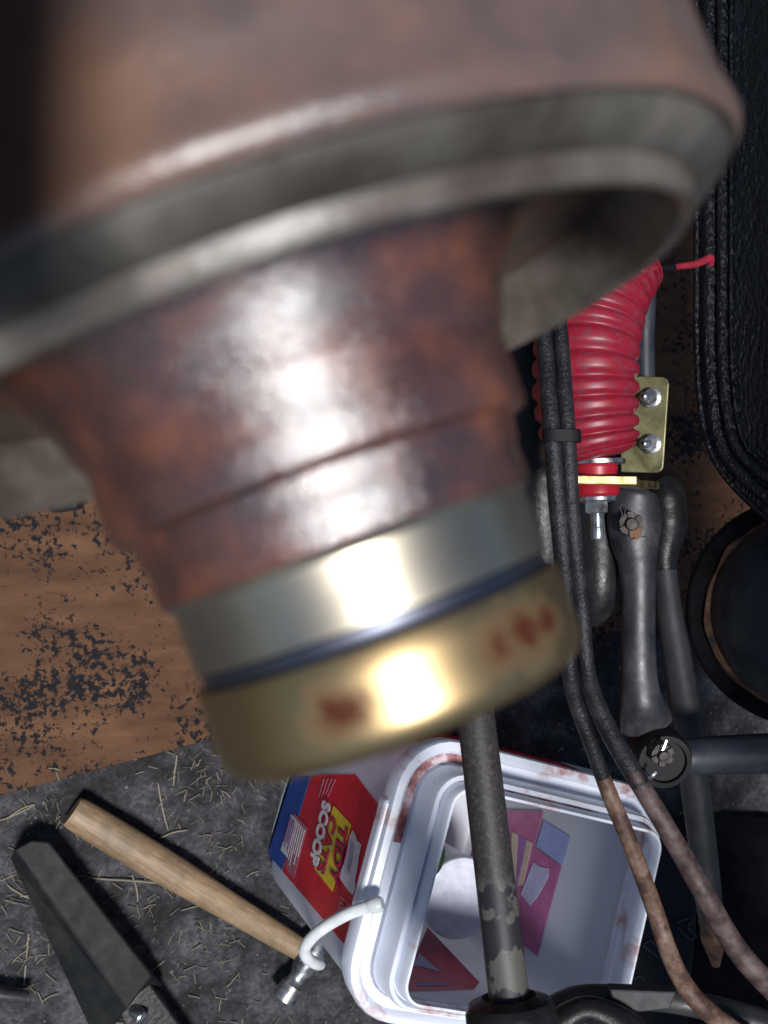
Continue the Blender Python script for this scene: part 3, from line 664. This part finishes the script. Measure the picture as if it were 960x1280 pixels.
V, F = pxtube([(779, 648, cz-.014, .8), (777, 640, cz-.014, .8), (775, 634, cz-.014, .8), (779, 630.5, cz-.014, .8), (782.5, 634, cz-.014, .8), (781, 640, cz-.014, .8), (780, 648, cz-.014, .8)], 8)
V2, F2 = pxtube([(783, 668, cz-.012, .8), (784, 680, cz-.008, .8), (786, 695, cz-.004, .8)], 8)
V3, F3 = pxtube([(788, 674, cz-.012, .7), (798, 672, cz-.008, .7), (808, 670, cz-.004, .7)], 8)
mk('cotter_pin', *join((V, F), (V2, F2), (V3, F3)), 'tube', ar)
mk('rust_flake', *lathe(W(795, 667, cz-.008), fwd, [(.005, 0), (.0055, .001), (.003, .002)], 7), 'rustflake', ar)
# drag link
dk = thing('drag_link', W(822, 938, .88), 'dark blue drag link bar with a cotter pinned joint under the forged arm', 'steering link')
jd = cdir(.05, -.12, 1)
mk('joint_housing', *lathe(W(815, 934, .925), jd, [(.022, 0), (.0265, .006), (.0265, .032), (.024, .038), (.0195, .0385), (.0185, .035), (.001, .035)], 32), 'blackplastic', dk)
castle(823, 938, .885, .0105, dk, 'nutrust', jd)
V, F = pxtube([(826, 941, .872, 2.2), (830, 933, .872, 2.6), (833, 925, .872, 2.4)], 8); V2, F2 = pxtube([(820, 965, .872, 2.4), (815, 970, .872, 3), (811, 974, .875, 2.4)], 8)
mk('cotter_pin', *join((V, F), (V2, F2)), 'zinc', dk)
mk('bar', *pxtube([(838, 944, .91, 21), (860, 945, .91, 23), (920, 943, .92, 24), (1000, 940, .93, 25), (1120, 936, .94, 26)], 24), 'navy', dk)
# track bar behind
tb = thing('track_bar', W(845, 640, .97), 'long grey tube hanging from a lumpy black rubber boot behind the forged arm', 'track bar')
Q = catmull([(820, 600, .97, 12), (828, 612, .97, 22), (832, 635, .97, 26), (832, 665, .97, 25), (828, 692, .97, 20), (829, 712, .97, 17)], 8)
C = [W(*q[:3]) for q in Q]; R = [rad(q[3], q[2])*(1+.06*noise.noise(C[i]*60)) for i, q in enumerate(Q)]
mk('rubber_boot', *sweep(C, R, 24), 'rubber', tb)
mk('tube', *pxtube([(829, 700, .97, 15), (836, 760, .98, 16), (846, 820, .99, 17.5), (856, 880, 1.0, 18.5), (866, 960, 1.02, 18), (876, 1040, 1.03, 17.5), (884, 1110, 1.04, 17), (889, 1150, 1.04, 15)], 22), 'tube', tb)
mk('threaded_end', *lathe(W(889, 1148, 1.04), cdir(.1, -1, 0), [(.0125, 0), (.0135, .006), (.012, .010), (.0125, .014), (.0125, .022), (.0105, .03), (.004, .05)], 20), 'rustflake', tb)
# bump stop
V, F = pxtube([(744, 600, .93, 28), (745, 640, .93, 32), (746, 690, .93, 33), (746, 735, .93, 31), (742, 765, .93, 22), (739, 782, .93, 8)], 24)
tag(mk('bump_stop', V, F, 'rubber', base=W(744, 690, .93)), 'rounded black rubber bump stop hanging below the damper stud', 'bump stop')
# axle tube behind boot
V, F = pxtube([(640, 250, .95, 60), (655, 420, .95, 58), (668, 560, .95, 52), (676, 680, .95, 40), (690, 790, .95, 20)], 28)
tag(mk('axle_housing', V, F, 'rubber', base=W(660, 480, .95)), 'oily black axle casting behind the two sheathed lines', 'axle')

# ================================================================== BRAKE DRUM (right)
bd = thing('brake_drum', W(1010, 765, 1.02), 'dark round brake drum with a flaking orange rust edge', 'brake drum')
bn = cdir(-.12, .05, 1); bc0 = W(1010, 765, 1.03)
mk('backing_plate', *lathe(bc0, bn, [(.118, -.02), (.120, -.018), (.120, -.004), (.118, -.002)], 64), 'cloth', bd)
mk('rust_lip', *lathe(bc0, bn, [(.101, -.002), (.103, 0), (.103, .004), (.094, .006)], 64, wob=.005), 'rustflake', bd)
mk('drum', *lathe(bc0, bn, [(.092, .002), (.0985, .008), (.096, .016), (.084, .026), (.05, .032), (.03, .033)], 64), 'black_steel', bd)
# ================================================================== FENDER LINER
fl = thing('fender_liner', W(960, 400, .98), 'black textured fender liner with raised border ribs at the side of the wheel well', 'fender liner')
edge = [(866, -200), (868, 0), (868, 200), (868, 330), (868, 420), (871, 490), (878, 540), (890, 575), (912, 607), (945, 640), (990, 680), (1060, 740)]
def lz(x): return 1.02-.00055*(x-868)
E = catmull([(float(a), float(b)) for a, b in edge], 6); nE = len(E); V, F = [], []
off = [0, 6, 14, 30, 60, 100, 160, 260]
for i, (x, y) in enumerate(E):
    d = Vector((E[min(i+1, nE-1)][0]-E[max(i-1, 0)][0], E[min(i+1, nE-1)][1]-E[max(i-1, 0)][1])).normalized(); nn = Vector((-d.y, d.x))
    if nn.x < 0: nn = -nn
    for j in off:
        qx, qy = x+nn.x*j, y+nn.y*j
        if j >= 100: qx, qy = x+nn.x*100+(j-100), y+nn.y*100
        V.append(W(qx, qy, lz(qx)))
m_ = len(off)
F = [(i*m_+j, i*m_+j+1, (i+1)*m_+j+1, (i+1)*m_+j) for i in range(nE-1) for j in range(m_-1)]
o = mk('panel', V, F, 'liner', fl, smooth=60)
sl = o.modifiers.new('solid', 'SOLIDIFY'); sl.thickness = .006; sl.offset = 0
for offp, rp in ((3, 3.2), (19, 8.5), (35, 7.5), (46, 3)):
    C, R = [], []
    for i, (x, y) in enumerate(E):
        d = Vector((E[min(i+1, nE-1)][0]-E[max(i-1, 0)][0], E[min(i+1, nE-1)][1]-E[max(i-1, 0)][1])).normalized(); nn = Vector((-d.y, d.x))
        if nn.x < 0: nn = -nn
        spread = 1+max(0, (i-44)/nE)*1.5
        qx, qy = x+nn.x*offp*spread, y+nn.y*offp*spread; z = lz(qx)-.004; C.append(W(qx, qy, z)); R.append(rad(rp, z))
    mk('rib', *sweep(C, R, 14), 'liner', fl)

prof = [(.90, 1.10), (.82, 1.13), (.70, 1.15), (.58, 1.16), (.535, 1.17), (.545, 1.19), (.66, 1.21), (.80, 1.225), (.91, 1.23)]  # unseen overhead strip, added to shade the right side of the view
prof = catmull(prof, 4); V, F = [], []; ysf = [-1.3+i*.1 for i in range(27)]
for y in ysf:
    for x, z in prof: V.append((x+.06*(y/1.3)**2, y, z-.5*max(0, abs(y)-.9)**1.5))
n = len(prof); F = [(j*n+i, j*n+i+1, (j+1)*n+i+1, (j+1)*n+i) for j in range(len(ysf)-1) for i in range(n-1)]
o = mk('shade_strip', V, F, 'black_steel', fl, smooth=60); sl = o.modifiers.new('solid', 'SOLIDIFY'); sl.thickness = .004
# ================================================================== BLACK CASE + CLOTH (bottom right)
c0 = G(800, 1190, .20)
cs = thing('tool_case', (c0.x, c0.y, 0), 'black plastic tool case with raised outlines, on the dirt behind the pail', 'case')
P = [G(735, 1000, .2), G(880, 1070, .2), G(860, 1290, .2), G(740, 1330, .2)]
V, F = slab(P, Vector((0, 0, -.19))); o = mk('body', V, F, 'blackplastic', cs, smooth=0); bevelled(o, .006, 3)
def outline(pxs):
    P = [G(x, y, .2008) for x, y in pxs]; P2 = []
    for i in range(len(P)-1): P2.append(slab([P[i]+Vector((0, 0, 0)), P[i+1], P[i+1]+(P[i+1]-P[i]).normalized().cross(Vector((0, 0, 1)))*.0022, P[i]+(P[i+1]-P[i]).normalized().cross(Vector((0, 0, 1)))*.0022], Vector((0, 0, .0012)))) 
    return join(*P2)
for pxs in ([(800, 1181), (812, 1174), (836, 1192), (826, 1200), (800, 1181)], [(845, 1152), (862, 1145), (868, 1152), (859, 1158), (872, 1170), (862, 1176), (845, 1160)], [(792, 1222), (800, 1218), (806, 1224)]):
    mk('raised_outline', *outline(pxs), 'emboss', cs, smooth=0)
V, F = [], []; nu = 40
for j in range(nu+1):
    for i in range(nu+1):
        u_, v_ = i/nu, j/nu
        q = G(850+u_*260, 1030+v_*420, .05); e = math.sin(math.pi*min(1, max(0, u_)))**.5*math.sin(math.pi*v_)**.5
        z = .005+.16*e+.05*e*noise.noise(Vector((q.x*9, q.y*9, 2)))+.02*e*noise.noise(Vector((q.x*30, q.y*22, 7)))
        V.append((q.x-.03*e, q.y, z))
F = [(j*(nu+1)+i, j*(nu+1)+i+1, (j+1)*(nu+1)+i+1, (j+1)*(nu+1)+i) for j in range(nu) for i in range(nu)]
q = G(930, 1180, 0); tag(mk('cloth', V, F, 'cloth', base=(q.x, q.y, 0), smooth=180), 'crumpled black cloth heaped on the dirt beside the tool case', 'cloth')

# ================================================================== STUB AXLE (foreground)
D = .15
pA = PA; ad_ = AXD
sa = thing('stub_axle', pA, 'large rusty stub axle with a broad drum and a shiny machined end', 'stub axle')
def seglathe(name, prof, m, wob=0.0, seg=120, fine=None):
    P = []
    for i in range(len(prof)-1):
        (r0, h0), (r1, h1) = prof[i], prof[i+1]; n = max(1, int(abs(h1-h0)/.02))
        for k in range(n): P.append((r0+(r1-r0)*k/n, h0+(h1-h0)*k/n))
    P.append(prof[-1]); P = [(r*D, h*D) for r, h in P]
    return mk(name, *lathe(pA, ad_, P, seg, False, False, wob), m, sa, smooth=35)
seglathe('tip', [(.187, .080), (.1885, .083), (.1885, .145), (.187, .155), (.182, .164), (.172, .170), (.155, .1725), (.10, .172), (.001, .171)], 'tip')
seglathe('groove', [(.184, .063), (.1795, .066), (.1785, .073), (.180, .078), (.187, .080)], 'groove')
seglathe('bearing_ring', [(.190, -.004), (.187, .001), (.1845, .003), (.184, .006), (.184, .063)], 'ring')
seglathe('neck', [(.2115, -.074), (.204, -.072), (.198, -.068), (.196, -.045), (.193, -.040), (.194, -.008), (.190, -.004)], 'rust', .0002)
seglathe('hub', [(.40, -.262), (.30, -.262), (.272, -.252), (.25, -.22), (.234, -.19), (.226, -.165), (.219, -.152), (.217, -.145), (.2165, -.11), (.2145, -.08), (.2115, -.074)], 'rust', .0005)
seglathe('rim', [(.466, -.216), (.459, -.2165), (.455, -.210), (.450, -.204), (.438, -.198), (.428, -.195), (.4235, -.1945)], 'rim', .0003, 160)
seglathe('lip', [(.4235, -.1945), (.4215, -.190), (.420, -.180), (.417, -.1765), (.411, -.1755), (.405, -.180), (.401, -.20), (.400, -.262)], 'lip', .0004, 160)
seglathe('drum', [(.06, -1.2), (.06, -1.9), (.05, -1.9), (.001, -1.9)][::-1]+[(.08, -1.1), (.30, -1.0), (.45, -.95), (.466, -.90), (.468, -.40), (.470, -.26), (.4735, -.240), (.4745, -.230), (.472, -.222), (.466, -.216)], 'drum', .0005, 160)
# grey bracket near the lens, left
kb = thing('dust_shield', W(-40, 610, .36), 'grey steel splash shield with a black tip beside the stub axle', 'shield')
P = [W(-160, 560, .36), W(40, 574, .36), (W(54, 600, .36)), W(56, 632, .36), W(-160, 660, .36)]
V, F = slab(P, cdir(0, 0, -1)*.006); o = mk('plate', V, F, 'greysteel', kb, smooth=0); bevelled(o, .001)
V, F = [], []; rowsn = 9; cols = [(.36, 700), (.30, 640), (.24, 560), (.18, 470), (.13, 420), (.09, 400), (.06, 400), (.045, 400), (.034, 400)]  # unseen wall beside the lens, added to darken the drum's left side
for z, yb in cols:
    for i in range(rowsn): V.append(W(-76-20*math.sin(math.pi*i/(rowsn-1)), -700+(yb+700)*i/(rowsn-1), z))
F = [(j*rowsn+i, j*rowsn+i+1, (j+1)*rowsn+i+1, (j+1)*rowsn+i) for j in range(len(cols)-1) for i in range(rowsn-1)]
o = mk('shade_wall', V, F, 'greysteel', kb, smooth=60); sl = o.modifiers.new('solid', 'SOLIDIFY'); sl.thickness = .0015
P = [W(44, 584, .365), W(92, 592, .365), W(98, 636, .365), W(60, 642, .365)]
V, F = slab(P, cdir(0, 0, -1)*.010); o = mk('black_tip', V, F, 'rubber', kb, smooth=0); bevelled(o, .002)
